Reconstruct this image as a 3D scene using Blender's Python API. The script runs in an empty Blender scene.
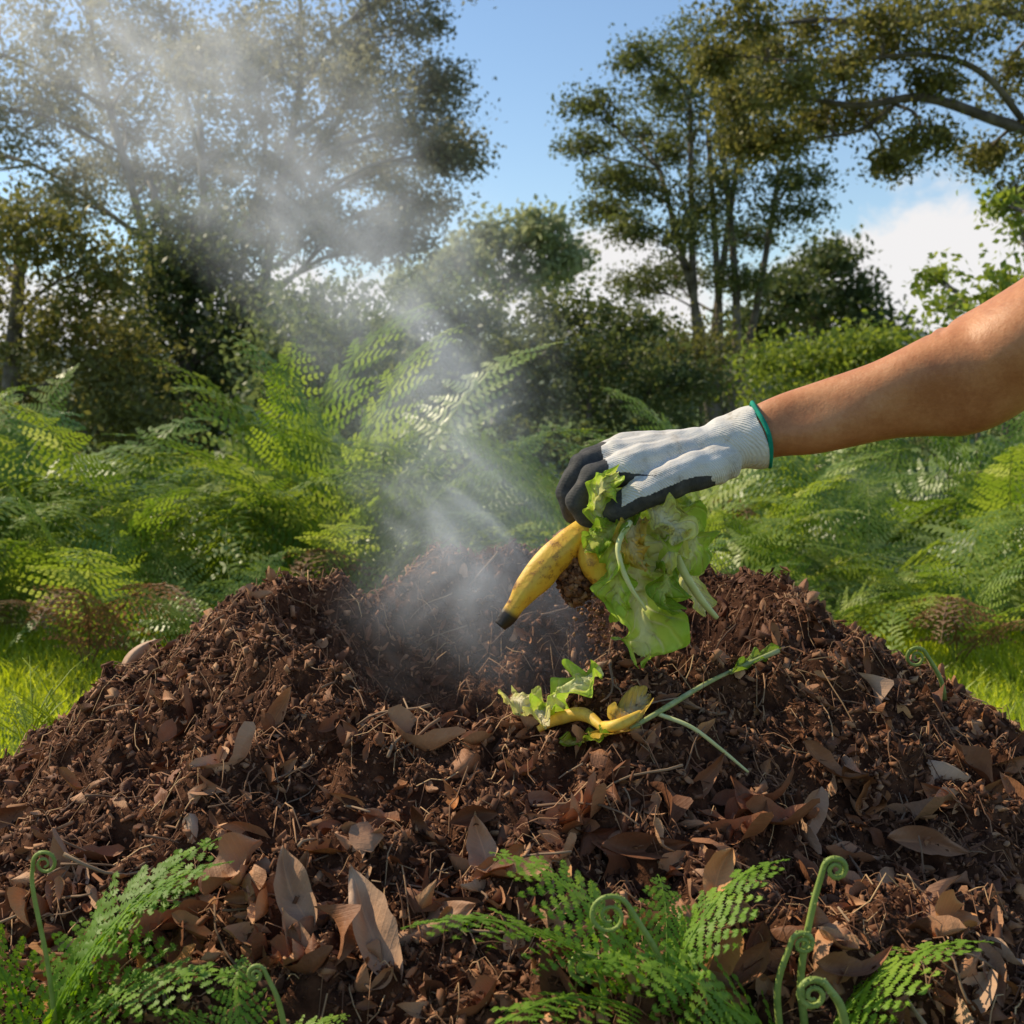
import bpy, math, random
import numpy as np
from mathutils import Vector, Matrix
rng=np.random.default_rng(7); random.seed(7)
C=bpy.context.scene.collection
PI=math.pi; R=math.radians
# ---------------- camera frame ----------------
FPX=1236.0; CAMH=0.75; PIT=R(5.2); cs,sn=math.cos(PIT),math.sin(PIT)
def ray(px,py):
    u=(px-512)/FPX; v=(512-py)/FPX
    return np.array([u,cs+sn*v,-sn+cs*v])
def P(px,py,Y):
    d=ray(px,py); d=d*(Y/d[1]); return np.array([d[0],d[1],CAMH+d[2]])
# ---------------- noise ----------------
TB=rng.random((12,128,128))
def vn(x,y,s=0):
    x=np.asarray(x,float)+37.3*s; y=np.asarray(y,float)+11.7*s
    xi=np.floor(x).astype(int); yi=np.floor(y).astype(int); fx=x-xi; fy=y-yi
    fx=fx*fx*(3-2*fx); fy=fy*fy*(3-2*fy); T=TB[s%12]
    a=T[xi%128,yi%128]; b=T[(xi+1)%128,yi%128]; c=T[xi%128,(yi+1)%128]; d=T[(xi+1)%128,(yi+1)%128]
    return (a*(1-fx)+b*fx)*(1-fy)+(c*(1-fx)+d*fx)*fy-0.5
# ---------------- heap height ----------------
HC=(0.0,1.44)
def Hs(x,y):
    x=np.asarray(x,float); y=np.asarray(y,float)
    dx=x-HC[0]; dy=y-HC[1]; r=np.hypot(dx,dy)+1e-9; th=np.arctan2(dy,dx)
    fr=np.clip(-np.sin(th),0,1)**1.4; rt=np.clip(np.cos(th),0,1); bk=np.clip(np.sin(th),0,1)
    rim=0.510*(1-fr)+0.438*fr+0.036*bk**2+.016*rt
    S=0.70*(1-fr)+0.38*fr-0.05*rt*(1-fr)
    rr=0.325+0.015*np.sin(3*th+1)-0.07*fr-.04*bk
    out=rim+0.03-S*(r-rr+0.03)
    out=0.06*np.log1p(np.exp(out/0.06))-.012
    q=np.clip(r/rr,0,1.6)
    inn=0.315+(rim+0.03-0.315)*q**3.4
    k=0.035; h=-k*np.log(np.exp(-out/k)+np.exp(-np.minimum(inn,2)/k))
    return h
def H(x,y):
    h=Hs(x,y); m=np.clip(h/0.08,0,1)
    n=0.044*vn(x*6,y*6,1)+0.046*vn(x*14,y*14,2)+0.032*vn(x*34,y*34,3)+0.018*vn(x*75,y*75,4)+0.010*vn(x*140,y*140,5)
    return h+n*m
def Hn(x,y,e=0.012):
    gx=(H(x+e,y)-H(x-e,y))/(2*e); gy=(H(x,y+e)-H(x,y-e))/(2*e)
    n=np.stack([-gx,-gy,np.ones_like(gx)],-1); return n/np.linalg.norm(n,axis=-1,keepdims=True)
TS=np.arange(0.5,4,0.004)
def hit(px,py):
    d=ray(px,py); pp=np.array([0,0,CAMH])+TS[:,None]*d
    k=pp[:,2]<np.maximum(H(pp[:,0],pp[:,1]),0); i=int(np.argmax(k)) if k.any() else len(TS)-1
    return pp[i].copy()
# ---------------- mesh helpers ----------------
def mesh_np(name,V,Fs,rnd=None,smooth=False,uv=None):
    V=np.asarray(V,np.float32).reshape(-1,3)
    if not isinstance(Fs,list): Fs=[Fs]
    Fs=[np.asarray(f,np.int32) for f in Fs if len(f)]
    me=bpy.data.meshes.new(name); me.vertices.add(len(V)); me.vertices.foreach_set('co',V.ravel())
    tot=np.concatenate([np.full(len(f),f.shape[1]) for f in Fs]); idx=np.concatenate([f.ravel() for f in Fs])
    me.loops.add(len(idx)); me.loops.foreach_set('vertex_index',idx.astype(np.int32))
    me.polygons.add(len(tot)); st=np.concatenate([[0],np.cumsum(tot)[:-1]]).astype(np.int32)
    me.polygons.foreach_set('loop_start',st); me.polygons.foreach_set('loop_total',tot.astype(np.int32))
    if smooth: me.polygons.foreach_set('use_smooth',np.ones(len(tot),bool))
    me.update(calc_edges=True); me.validate()
    if rnd is not None:
        a=me.attributes.new('rnd','FLOAT','POINT'); a.data.foreach_set('value',np.asarray(rnd,np.float32))
    if uv is not None:
        a=me.attributes.new('leafuv','FLOAT_VECTOR','POINT')
        a.data.foreach_set('vector',np.asarray(uv,np.float32).ravel())
    return me
def link(name,me,mat=None,parent=None,loc=None):
    o=bpy.data.objects.new(name,me); C.objects.link(o)
    if mat is not None and me is not None and len(me.materials)==0: me.materials.append(mat)
    if parent is not None: o.parent=parent
    if loc is not None: o.location=loc
    return o
def tag(o,label=None,cat=None,group=None,kind=None):
    for k,v in (('label',label),('category',cat),('group',group),('kind',kind)):
        if v: o[k]=v
    return o
def thing(name,label,cat,loc,group=None,rz=0):
    o=bpy.data.objects.new(name,None); C.objects.link(o); o.location=loc; o.rotation_euler=(0,0,rz); o.empty_display_size=.05
    return tag(o,label,cat,group)
class MB:
    def __init__(s): s.V=[];s.Q=[];s.T=[];s.R=[];s.n=0
    def add(s,V,Q=None,T=None,r=None):
        V=np.asarray(V,float).reshape(-1,3)
        if Q is not None and len(Q): s.Q.append(np.asarray(Q)+s.n)
        if T is not None and len(T): s.T.append(np.asarray(T)+s.n)
        s.V.append(V); s.R.append(np.full(len(V),random.random()) if r is None else np.broadcast_to(r,(len(V),)).copy()); s.n+=len(V)
    def mesh(s,name,off=None,smooth=False):
        V=np.concatenate(s.V); 
        if off is not None: V=V-np.asarray(off)
        F=[]
        if s.Q: F.append(np.concatenate(s.Q))
        if s.T: F.append(np.concatenate(s.T))
        return mesh_np(name,V,F,np.concatenate(s.R),smooth)
def catmull(pts,n):
    p=np.asarray(pts,float); p=np.vstack([2*p[0]-p[1],p,2*p[-1]-p[-2]]); m=len(p)-3
    t=np.linspace(0,m-1e-6,n); i=t.astype(int); f=(t-i)[:,None]
    a,b,c,d=p[i],p[i+1],p[i+2],p[i+3]
    return .5*((2*b)+(-a+c)*f+(2*a-5*b+4*c-d)*f**2+(-a+3*b-3*c+d)*f**3)
def tube(pts,rad,n=6,squash=None,cap=True):
    p=np.asarray(pts,float); m=len(p); rad=np.broadcast_to(rad,(m,))
    t=np.gradient(p,axis=0); t/=np.linalg.norm(t,axis=1,keepdims=True)+1e-12
    up=np.array([0,0,1.]) if abs(t[0][2])<.9 else np.array([0,1.,0])
    A=[];B=[]; a=np.cross(t[0],up); a/=np.linalg.norm(a)
    for i in range(m):
        a=a-t[i]*a.dot(t[i]); a/=np.linalg.norm(a)+1e-12; A.append(a); B.append(np.cross(t[i],a))
    A=np.array(A);B=np.array(B); an=np.arange(n)/n*2*PI
    s1,s2=(1,1) if squash is None else squash
    V=p[:,None]+rad[:,None,None]*(A[:,None]*np.cos(an)[None,:,None]*s1+B[:,None]*np.sin(an)[None,:,None]*s2)
    V=V.reshape(-1,3); i=np.arange(m-1)[:,None]*n; j=np.arange(n)[None]; k=(j+1)%n
    Q=np.stack([i+j,i+k,i+n+k,i+n+j],-1).reshape(-1,4); T=[]
    if cap:
        V=np.vstack([V,p[0],p[-1]]); q=m*n
        T=[[q,(a+1)%n,a] for a in range(n)]+[[q+1,(m-1)*n+a,(m-1)*n+(a+1)%n] for a in range(n)]
    return V,Q,np.array(T).reshape(-1,3)
def rotmats(n,rg=rng):
    q=rg.normal(size=(n,4)); q/=np.linalg.norm(q,axis=1,keepdims=True); w,x,y,z=q.T
    return np.stack([1-2*(y*y+z*z),2*(x*y-z*w),2*(x*z+y*w),2*(x*y+z*w),1-2*(x*x+z*z),2*(y*z-x*w),2*(x*z-y*w),2*(y*z+x*w),1-2*(x*x+y*y)],-1).reshape(n,3,3)
# ---------------- materials ----------------
def nm(name):
    m=bpy.data.materials.new(name); m.use_nodes=True; nt=m.node_tree
    return m,nt,nt.nodes['Principled BSDF'],nt.nodes['Material Output']
def N(nt,t,**k):
    n=nt.nodes.new(t)
    for a,v in k.items(): setattr(n,a,v)
    return n
def ramp(nt,fac,cols):
    r=N(nt,'ShaderNodeValToRGB'); e=r.color_ramp.elements
    while len(e)<len(cols): e.new(0.5)
    for i,(p,c) in enumerate(cols): e[i].position=p; e[i].color=(*c,1)
    nt.links.new(fac,r.inputs[0]); return r.outputs[0]
def noise(nt,scale,detail=4,rough=.6,vec=None,dist=0):
    n=N(nt,'ShaderNodeTexNoise'); n.inputs['Scale'].default_value=scale; n.inputs['Detail'].default_value=detail
    n.inputs['Roughness'].default_value=rough; n.inputs['Distortion'].default_value=dist
    if vec is None:
        tc=N(nt,'ShaderNodeTexCoord'); vec=tc.outputs['Object']
    nt.links.new(vec,n.inputs['Vector']); return n.outputs[0]
def bump(nt,h,bs,st=.5,dist=.01):
    b=N(nt,'ShaderNodeBump'); b.inputs['Strength'].default_value=st; b.inputs['Distance'].default_value=dist
    nt.links.new(h,b.inputs['Height']); nt.links.new(b.outputs[0],bs.inputs['Normal']); return b
def mth(nt,op,a,b=None,clamp=False):
    m=N(nt,'ShaderNodeMath',operation=op,use_clamp=clamp)
    for i,v in enumerate((a,b)):
        if v is None: continue
        if isinstance(v,(int,float)): m.inputs[i].default_value=v
        else: nt.links.new(v,m.inputs[i])
    return m.outputs[0]
def foliage(name,cols,trans=.35,rough=.5,nscale=0,spec=.3):
    m,nt,bs,out=nm(name)
    at=N(nt,'ShaderNodeAttribute',attribute_name='rnd'); oi=N(nt,'ShaderNodeObjectInfo')
    f=mth(nt,'MULTIPLY',at.outputs['Fac'],.6); f=mth(nt,'ADD',f,mth(nt,'MULTIPLY',oi.outputs['Random'],.4))
    k=len(cols); col=ramp(nt,f,[(i/(k-1),c) for i,c in enumerate(cols)])
    nt.links.new(col,bs.inputs['Base Color']); bs.inputs['Roughness'].default_value=rough
    bs.inputs['Specular IOR Level'].default_value=spec
    if trans:
        tr=N(nt,'ShaderNodeBsdfTranslucent'); mx=N(nt,'ShaderNodeMixShader'); mx.inputs[0].default_value=trans
        hs=N(nt,'ShaderNodeHueSaturation'); hs.inputs['Value'].default_value=1.8; hs.inputs['Saturation'].default_value=1.1; hs.inputs['Hue'].default_value=.485
        nt.links.new(col,hs.inputs['Color']); nt.links.new(hs.outputs[0],tr.inputs[0])
        nt.links.new(bs.outputs[0],mx.inputs[1]); nt.links.new(tr.outputs[0],mx.inputs[2]); nt.links.new(mx.outputs[0],out.inputs[0])
    return m
M={}
M['fern']=foliage('fern green',[(.05,.10,.016),(.13,.215,.03),(.26,.34,.055),(.52,.54,.20)],.40,.38,0,.4)
M['fern_far']=foliage('fern dull green',[(.06,.10,.022),(.13,.19,.035),(.25,.3,.07)],.4,.45)
M['fern_dead']=foliage('fern dead',[(.18,.10,.05),(.34,.21,.11)],.25,.6)
M['fern_fresh']=foliage('fern fresh',[(.10,.20,.02),(.19,.33,.03),(.34,.46,.06)],.38,.5,0,.25)
M['tree_hazy']=foliage('leaf haze grey olive',[(.11,.115,.065),(.19,.19,.11),(.30,.285,.16)],.36)  # leaf colour greyed and lightened, haze in front is painted in
M['tree_dark']=foliage('leaf dark',[(.05,.07,.025),(.10,.125,.04),(.19,.195,.065)],.38)
M['tree_gold']=foliage('leaf golden olive',[(.075,.082,.024),(.155,.155,.042),(.29,.27,.085)],.4)
M['tree_olive']=foliage('leaf olive',[(.06,.08,.026),(.12,.14,.045),(.23,.23,.08)],.4)
M['tree_haze_pale']=foliage('leaf pale',[(.16,.19,.10),(.24,.27,.14),(.32,.34,.18)],.35)  # paled leaf colour stands in for aerial haze over distance
M['shrub']=foliage('leaf shrub',[(.08,.115,.045),(.15,.19,.07),(.25,.28,.11)],.38)
M['shrub_bright']=foliage('leaf bright',[(.11,.16,.03),(.20,.26,.045),(.35,.39,.08)],.42)
M['grass']=foliage('grass blade',[(.20,.28,.03),(.34,.42,.045),(.5,.55,.09)],.48,.4)
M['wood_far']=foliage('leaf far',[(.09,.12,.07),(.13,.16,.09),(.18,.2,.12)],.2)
def solid(name,cols,scale,rough=.8,bst=.5,bd=.004,detail=5,spec=.3,usernd=False,bscale=None):
    m,nt,bs,out=nm(name); f=noise(nt,scale,detail)
    if usernd:
        at=N(nt,'ShaderNodeAttribute',attribute_name='rnd')
        f=mth(nt,'ADD',mth(nt,'MULTIPLY',at.outputs['Fac'],.75),mth(nt,'MULTIPLY',f,.35),True)
    k=len(cols); a,b=(0,1) if usernd else (.3,.7)
    nt.links.new(ramp(nt,f,[(a+(b-a)*i/(k-1),c) for i,c in enumerate(cols)]),bs.inputs['Base Color'])
    bs.inputs['Roughness'].default_value=rough; bs.inputs['Specular IOR Level'].default_value=spec
    if bst: bump(nt,noise(nt,bscale or scale*2,6,.7),bs,bst,bd)
    return m
M['bark']=solid('bark',[(.06,.048,.036),(.15,.12,.09),(.25,.21,.16)],6,.9,.6,.02,4)
M['bark_pale']=solid('bark pale',[(.17,.15,.13),(.34,.3,.25)],5,.9,.6,.02,4)
M['soil']=solid('compost soil',[(.035,.013,.007),(.085,.034,.016),(.16,.068,.032)],60,.95,.8,.005,4,.15,bscale=220)
M['crumb']=solid('compost crumb',[(.040,.015,.008),(.10,.040,.018),(.175,.074,.034),(.28,.125,.057),(.48,.28,.15)],120,.8,0,.0015,1,.3,True)
M['stem_green']=solid('stem green',[(.20,.27,.05),(.33,.40,.10)],60,.5,.2,.001,3)
M['twig']=solid('twig',[(.11,.06,.035),(.24,.145,.085),(.4,.28,.17)],30,.85,0,.001,2,usernd=True)
M['straw']=solid('straw fibre',[(.10,.04,.02),(.22,.10,.05),(.38,.20,.10),(.6,.4,.2)],30,.8,0,.001,1,usernd=True)
def dryleaf(name,cols):
    m,nt,bs,out=nm(name); oi=N(nt,'ShaderNodeObjectInfo'); at=N(nt,'ShaderNodeAttribute',attribute_name='rnd')
    f=mth(nt,'FRACT',mth(nt,'ADD',at.outputs['Fac'],oi.outputs['Random'])); 
    f=mth(nt,'ADD',mth(nt,'MULTIPLY',f,.75),mth(nt,'MULTIPLY',noise(nt,45,4,.65),.4),True)
    k=len(cols); col=ramp(nt,f,[(.1+.85*i/(k-1),c) for i,c in enumerate(cols)])
    uv=N(nt,'ShaderNodeAttribute',attribute_name='leafuv'); sp=N(nt,'ShaderNodeSeparateXYZ'); nt.links.new(uv.outputs['Vector'],sp.inputs[0])
    av=mth(nt,'ABSOLUTE',sp.outputs[1])
    s=mth(nt,'SINE',mth(nt,'MULTIPLY',mth(nt,'SUBTRACT',sp.outputs[0],mth(nt,'MULTIPLY',av,.14)),38))
    vein=mth(nt,'POWER',mth(nt,'ABSOLUTE',s),16); mid=mth(nt,'LESS_THAN',av,.06)
    v=mth(nt,'MAXIMUM',mth(nt,'MULTIPLY',vein,.3),mid)
    mx=N(nt,'ShaderNodeMixRGB',blend_type='MULTIPLY'); mx.inputs[2].default_value=(1.4,1.3,1.2,1)
    nt.links.new(mth(nt,'MULTIPLY',v,.7),mx.inputs[0]); nt.links.new(col,mx.inputs[1]); nt.links.new(mx.outputs[0],bs.inputs['Base Color'])
    bs.inputs['Roughness'].default_value=.6; bs.inputs['Specular IOR Level'].default_value=.22
    h=mth(nt,'ADD',mth(nt,'MULTIPLY',v,.3),noise(nt,90,4)); bump(nt,h,bs,.7,.002)
    return m
M['dry']=dryleaf('dry leaf',[(.09,.036,.018),(.22,.09,.042),(.37,.17,.08),(.54,.30,.155)])
M['dry_orange']=dryleaf('dry leaf orange',[(.30,.11,.035),(.46,.2,.07),(.58,.3,.12)])
M['dry_pale']=dryleaf('dry leaf pale',[(.28,.135,.07),(.42,.235,.135),(.56,.36,.23)])
# ---------------- ground, hill ----------------
m,nt,bs,out=nm('ground grass soil')
nt.links.new(ramp(nt,noise(nt,3,5),[(.3,(.06,.09,.015)),(.55,(.13,.19,.028)),(.75,(.2,.27,.04))]),bs.inputs['Base Color'])
bs.inputs['Roughness'].default_value=.95; bump(nt,noise(nt,60,4),bs,.8,.02)
g=1500.; me=mesh_np('ground',[(-g,-g,0),(g,-g,0),(g,g,0),(-g,g,0)],np.array([[0,1,2,3]]))
tag(link('ground',me,m),kind='structure')
nx=80; xs=np.linspace(-220,260,nx); ys=np.linspace(150,330,12)
X,Y=np.meshgrid(xs,ys,indexing='ij'); Z=15*np.sin((Y-150)/180*PI)*(.8+.8*vn(X*.012,Y*.01,6)+.25*vn(X*.06,Y*.06,7))-1
idx=np.arange(nx*12).reshape(nx,12)
Q=np.stack([idx[:-1,:-1],idx[1:,:-1],idx[1:,1:],idx[:-1,1:]],-1).reshape(-1,4)
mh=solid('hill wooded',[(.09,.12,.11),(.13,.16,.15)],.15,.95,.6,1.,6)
tag(link('hill',mesh_np('hill',np.stack([X,Y,Z],-1).reshape(-1,3),Q,smooth=True),mh),kind='structure')
# ---------------- heap ----------------
xs=np.arange(-1.3,1.35,.0058); ys=np.arange(.08,2.5,.0058)
X,Y=np.meshgrid(xs,ys,indexing='ij'); Z=H(X,Y); idx=np.arange(X.size).reshape(X.shape)
Q=np.stack([idx[:-1,:-1],idx[1:,:-1],idx[1:,1:],idx[:-1,1:]],-1).reshape(-1,4)
keep=(Z.ravel()[Q]>-.004).any(1); Q=Q[keep]
used=np.unique(Q); mp=-np.ones(X.size,int); mp[used]=np.arange(len(used))
heap=tag(link('compost_heap',mesh_np('compost_heap',np.stack([X,Y,Z],-1).reshape(-1,3)[used],mp[Q],smooth=False),M['soil']),
  'large dark brown steaming compost heap with a hollow in its top','compost heap')
ph=(1+5**.5)/2
ICO=np.array([(-1,ph,0),(1,ph,0),(-1,-ph,0),(1,-ph,0),(0,-1,ph),(0,1,ph),(0,-1,-ph),(0,1,-ph),(ph,0,-1),(ph,0,1),(-ph,0,-1),(-ph,0,1)])/1.9
ICF=np.array([(0,11,5),(0,5,1),(0,1,7),(0,7,10),(0,10,11),(1,5,9),(5,11,4),(11,10,2),(10,7,6),(7,1,8),(3,9,4),(3,4,2),(3,2,6),(3,6,8),(3,8,9),(4,9,5),(2,4,11),(6,2,10),(8,6,7),(9,8,1)])
CUB=np.array([(x,y,z) for x in (-1,1) for y in (-1,1) for z in (-1,1)],float)*.7
CUF=np.array([(0,1,3),(0,3,2),(4,6,7),(4,7,5),(0,4,5),(0,5,1),(2,3,7),(2,7,6),(0,2,6),(0,6,4),(1,5,7),(1,7,3)])
def shards(n,x0,x1,y0,y1,smin,smax,lift=.3,flat=(.15,.6),el=(1.,2.2),yb=True):
    x=rng.uniform(x0,x1,n); y=rng.uniform(y0,y1,n); k=Hs(x,y)>.03; x=x[k];y=y[k]; n=len(x)
    s=smin+(smax-smin)*rng.random(n)**3.5
    sc=np.stack([s*rng.uniform(*el,n),s*rng.uniform(.5,1,n),s*rng.uniform(*flat,n)],-1)
    V=CUB[None]*(1+rng.uniform(-.45,.45,(n,8,3)))*sc[:,None]; V=np.einsum('nij,nkj->nki',rotmats(n),V)
    V+=np.stack([x,y,H(x,y)+s*lift],-1)[:,None]
    return V.reshape(-1,3),(CUF[None]+np.arange(n)[:,None,None]*8).reshape(-1,3),np.repeat(rng.random(n)**1.5,8)
mb=MB()
for a in [(84000,-.75,.8,.78,1.85,.0009,.0036),(24000,-.75,.8,.78,1.8,.0010,.0036,.5,(.1,.25),(2.,5.)),(4000,-.75,.8,.78,1.8,.003,.0075,.2,(.4,.9)),(10000,-1.2,1.25,.3,2.4,.003,.008)]:
    V,F,r=shards(*a); mb.add(V,T=F,r=r)
c=link('compost_crumbs',mb.mesh('compost_crumbs'),M['crumb'],heap); c['kind']='stuff'
# ---------------- dry leaves ----------------
def leafgeo(L,W,cl,cw,tw,seed,nu=11,nv=5,lob=0):
    u=np.linspace(0,1,nu); v=np.linspace(-1,1,nv); U,Vv=np.meshgrid(u,v,indexing='ij')
    prof=np.sin(PI*np.clip(U,0.0,1)**.8)**.8*(1+.25*vn(U*9+seed,np.sign(Vv)*4+seed,2))
    prof=np.maximum(prof,.03)
    x=(U-.5)*L; w=Vv*W*prof; 
    z=cl*L*((U-.5)**2*4-.3)+cw*W*np.abs(Vv)**1.3*prof+.3*W*np.sin(U*9+seed+Vv*2.)*Vv+.35*W*vn(U*5+seed,Vv*1.7+seed,6)
    a=tw*(U-.5); y=w*np.cos(a)-z*np.sin(a)*.5; z=w*np.sin(a)+z
    y=y+.12*L*np.sin(U*2.5+seed)
    idx=np.arange(nu*nv).reshape(nu,nv)
    Q=np.stack([idx[:-1,:-1],idx[1:,:-1],idx[1:,1:],idx[:-1,1:]],-1).reshape(-1,4)
    return np.stack([x,y,z],-1).reshape(-1,3),Q,np.stack([U,Vv,0*U],-1).reshape(-1,3)
LV=[leafgeo(.07,.012,.16,1.2,1.4,1),leafgeo(.06,.013,.3,-1.1,1.9,2),leafgeo(.085,.011,.25,1.4,-1.9,3),leafgeo(.055,.014,-.25,1.3,1.4,4),
    leafgeo(.075,.015,.35,1.1,-2.3,5),leafgeo(.05,.010,.2,1.6,1.2,6),leafgeo(.065,.016,-.25,-1.4,1.9,7)]
LM=[];LM2=[];LM3=[]
for i,(V,Q,uv) in enumerate(LV):
    for lst,mn in ((LM,'dry'),(LM2,'dry_pale'),(LM3,'dry_orange')):
        me=mesh_np('dry_leaf',V,Q,np.full(len(V),random.random()),True,uv); me.materials.append(M[mn]); lst.append(me)
def place(o,p,n,yaw,tilt=.3,sc=1,lift=.004):
    n=Vector(n); n=(n+Vector([random.uniform(-tilt,tilt) for _ in range(3)])).normalized()
    q=n.to_track_quat('Z','Y').to_matrix().to_4x4()
    o.matrix_world=Matrix.Translation(Vector(p)+n*lift)@q@Matrix.Rotation(yaw,4,'Z')@Matrix.Diagonal((sc,sc,sc,1))
cnt=0
while cnt<292:
    px=random.uniform(-10,1040); py=random.triangular(600,1040,940)
    p=hit(px,py)
    if p[1]>1.9 or p[2]<.1: continue
    r=math.hypot(p[0]-HC[0],p[1]-HC[1])
    if r<.26 and random.random()<.85: continue
    if px<480 and py<860 and random.random()<.6: continue
    q=random.random(); o=link('dry_leaf',random.choice(LM if q<.68 else (LM2 if q<.9 else LM3))); place(o,p,Hn(p[0],p[1],.03),random.uniform(0,6.28),.9,random.uniform(.4,.95),random.uniform(.001,.006))
    tag(o,'curled dry brown leaf lying loose on the compost heap','leaf','dry brown leaves scattered on the compost heap'); cnt+=1
def bigleaf(px,py,L,W,cl,cw,tw,seed,mat,yaw,label,tilt=.35):
    V,Q,uv=leafgeo(L,W,cl,cw,tw,seed,21,11); p=hit(px,py)
    me=mesh_np('dry_leaf',V,Q,np.full(len(V),.4),True,uv); o=link('dry_leaf',me,M[mat])
    place(o,p,(Hn(p[0],p[1],.03)+np.array([0,-.5,0])),yaw,tilt,1,.010); tag(o,label,'leaf')
bigleaf(410,935,.11,.024,.12,-.9,.8,11,'dry_pale',.2,'broad pale tan dry leaf, largest at the bottom of the heap')
bigleaf(245,880,.06,.02,.15,1.,1.2,12,'dry_pale',1.3,'pale tan dry leaf standing on edge above the left ferns')
bigleaf(300,890,.07,.015,.1,1.,.8,13,'dry_pale',1.9,'narrow tan dry leaf to the right of the leaf standing on edge')
bigleaf(375,930,.10,.017,.1,1.2,.6,14,'dry_pale',2.1,'long pale dry leaf hanging steeply left of the broadest leaf')
bigleaf(860,800,.05,.014,.25,1.2,1.2,15,'dry_orange',1.2,'bright orange brown curled leaf on the right of the heap')
bigleaf(742,815,.06,.011,.1,.9,.8,16,'dry',2.0,'slender brown leaf below the long green stalk on the heap')
bigleaf(480,850,.05,.013,.2,1.,1.2,17,'dry_pale',1.7,'small folded tan leaf in the middle of the front slope')
bigleaf(718,885,.05,.012,.2,1.,1.2,18,'dry_orange',.9,'orange leaf just above the bottom right ferns')
bigleaf(948,937,.045,.017,.3,1.3,1.4,19,'dry_orange',.4,'crumpled orange tan leaf at the right end of the bottom ferns')
bigleaf(925,850,.07,.012,.2,1.1,1.2,20,'dry_pale',.1,'flat pale brown leaf low on the right side of the heap')
bigleaf(640,850,.07,.012,.25,1.2,1.4,21,'dry',.3,'arched dark brown leaf at the centre right of the front slope')
bigleaf(960,770,.06,.013,.15,1.,.9,22,'dry',2.3,'reddish brown leaf on the far right flank of the heap')
def litter(n,smin,smax):
    vs=[];qs=[];us=[];rs=[];k=0
    for V,Q,uv in LV:
        m_=n//len(LV); x=rng.uniform(-1.0,1.1,m_); y=rng.uniform(.5,1.9,m_); kk=(Hs(x,y)>.05)&((np.hypot(x-HC[0],y-HC[1])>.2)|(rng.random(m_)<.25)); x=x[kk];y=y[kk]; m_=len(x)
        nn=Hn(x,y); s=smin+(smax-smin)*rng.random(m_)**2
        up=nn+rng.normal(size=(m_,3))*.6; up/=np.linalg.norm(up,axis=1,keepdims=True); a=rng.normal(size=(m_,3)); a-=up*(a*up).sum(1,keepdims=True); a/=np.linalg.norm(a,axis=1,keepdims=True); b=np.cross(up,a)
        B=np.stack([a,b,up],-1); W=np.einsum('nij,kj->nki',B,V)*s[:,None,None]+(np.stack([x,y,H(x,y)],-1)+nn*.003)[:,None]
        vs.append(W.reshape(-1,3)); qs.append((Q[None]+np.arange(m_)[:,None,None]*len(V)).reshape(-1,4)+k); k+=m_*len(V)
        us.append(np.tile(uv,(m_,1))); rs.append(np.repeat(rng.random(m_),len(V)))
    return mesh_np('leaf_litter',np.concatenate(vs),np.concatenate(qs),np.concatenate(rs),True,np.concatenate(us))
tag(link('leaf_litter',litter(7500,.08,.5),M['dry']),'small broken bits of brown leaf mixed all over the compost heap','leaf litter',kind='stuff')
mb=MB()
for i in range(4600):
    x=random.uniform(-.85,.95); y=random.uniform(.7,1.85)
    if Hs(x,y)<.06: continue
    L=random.uniform(.008,.045); a=random.uniform(0,6.28); b=random.uniform(-.3,.6); s=np.linspace(-.5,.5,4); bend=random.uniform(-.3,.3)
    px_=x+np.cos(a)*s*L-np.sin(a)*bend*L*s*s*2; py_=y+np.sin(a)*s*L+np.cos(a)*bend*L*s*s*2; pz=H(px_,py_)+.004+b*L*(s+.5)*.6+.01*np.sin((s+.5)*3)*random.random()
    V,Q,T=tube(np.stack([px_,py_,pz],-1),random.uniform(.0003,.0008),3,cap=False); mb.add(V,Q)
tag(link('straw_fibres',mb.mesh('straw_fibres'),M['straw']),'fine straw and root fibres matted into the compost surface','straw',kind='stuff')
TW=[]
for i in range(6):
    mb=MB(); L=random.uniform(.06,.13); s=np.linspace(-.5,.5,7)
    pts=np.stack([s*L,.08*L*np.sin(s*5+i),.06*L*np.cos(s*4+i*2)],-1); V,Q,T=tube(pts,np.linspace(.0018,.0008,7),5); mb.add(V,Q,T,.2+.12*i)
    if i%2: V,Q,T=tube([pts[3],pts[3]+[L*.15,L*.12,L*.05],pts[3]+[L*.3,L*.18,L*.06]],[.0012,.001,.0006],4); mb.add(V,Q,T,.2+.12*i)
    me=mb.mesh('twig',smooth=True); me.materials.append(M['twig']); TW.append(me)
for i in range(90):
    for _ in range(20):
        p=hit(random.uniform(0,1024),random.uniform(580,1000))
        if p[1]<1.8 and p[2]>.12: break
    o=link('twig',random.choice(TW)); place(o,p,Hn(p[0],p[1],.03),random.uniform(0,6.28),.45,random.uniform(.4,1.1),.006)
    tag(o,'thin dry twig lying on the compost heap','twig','thin twigs on the compost heap')
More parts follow.
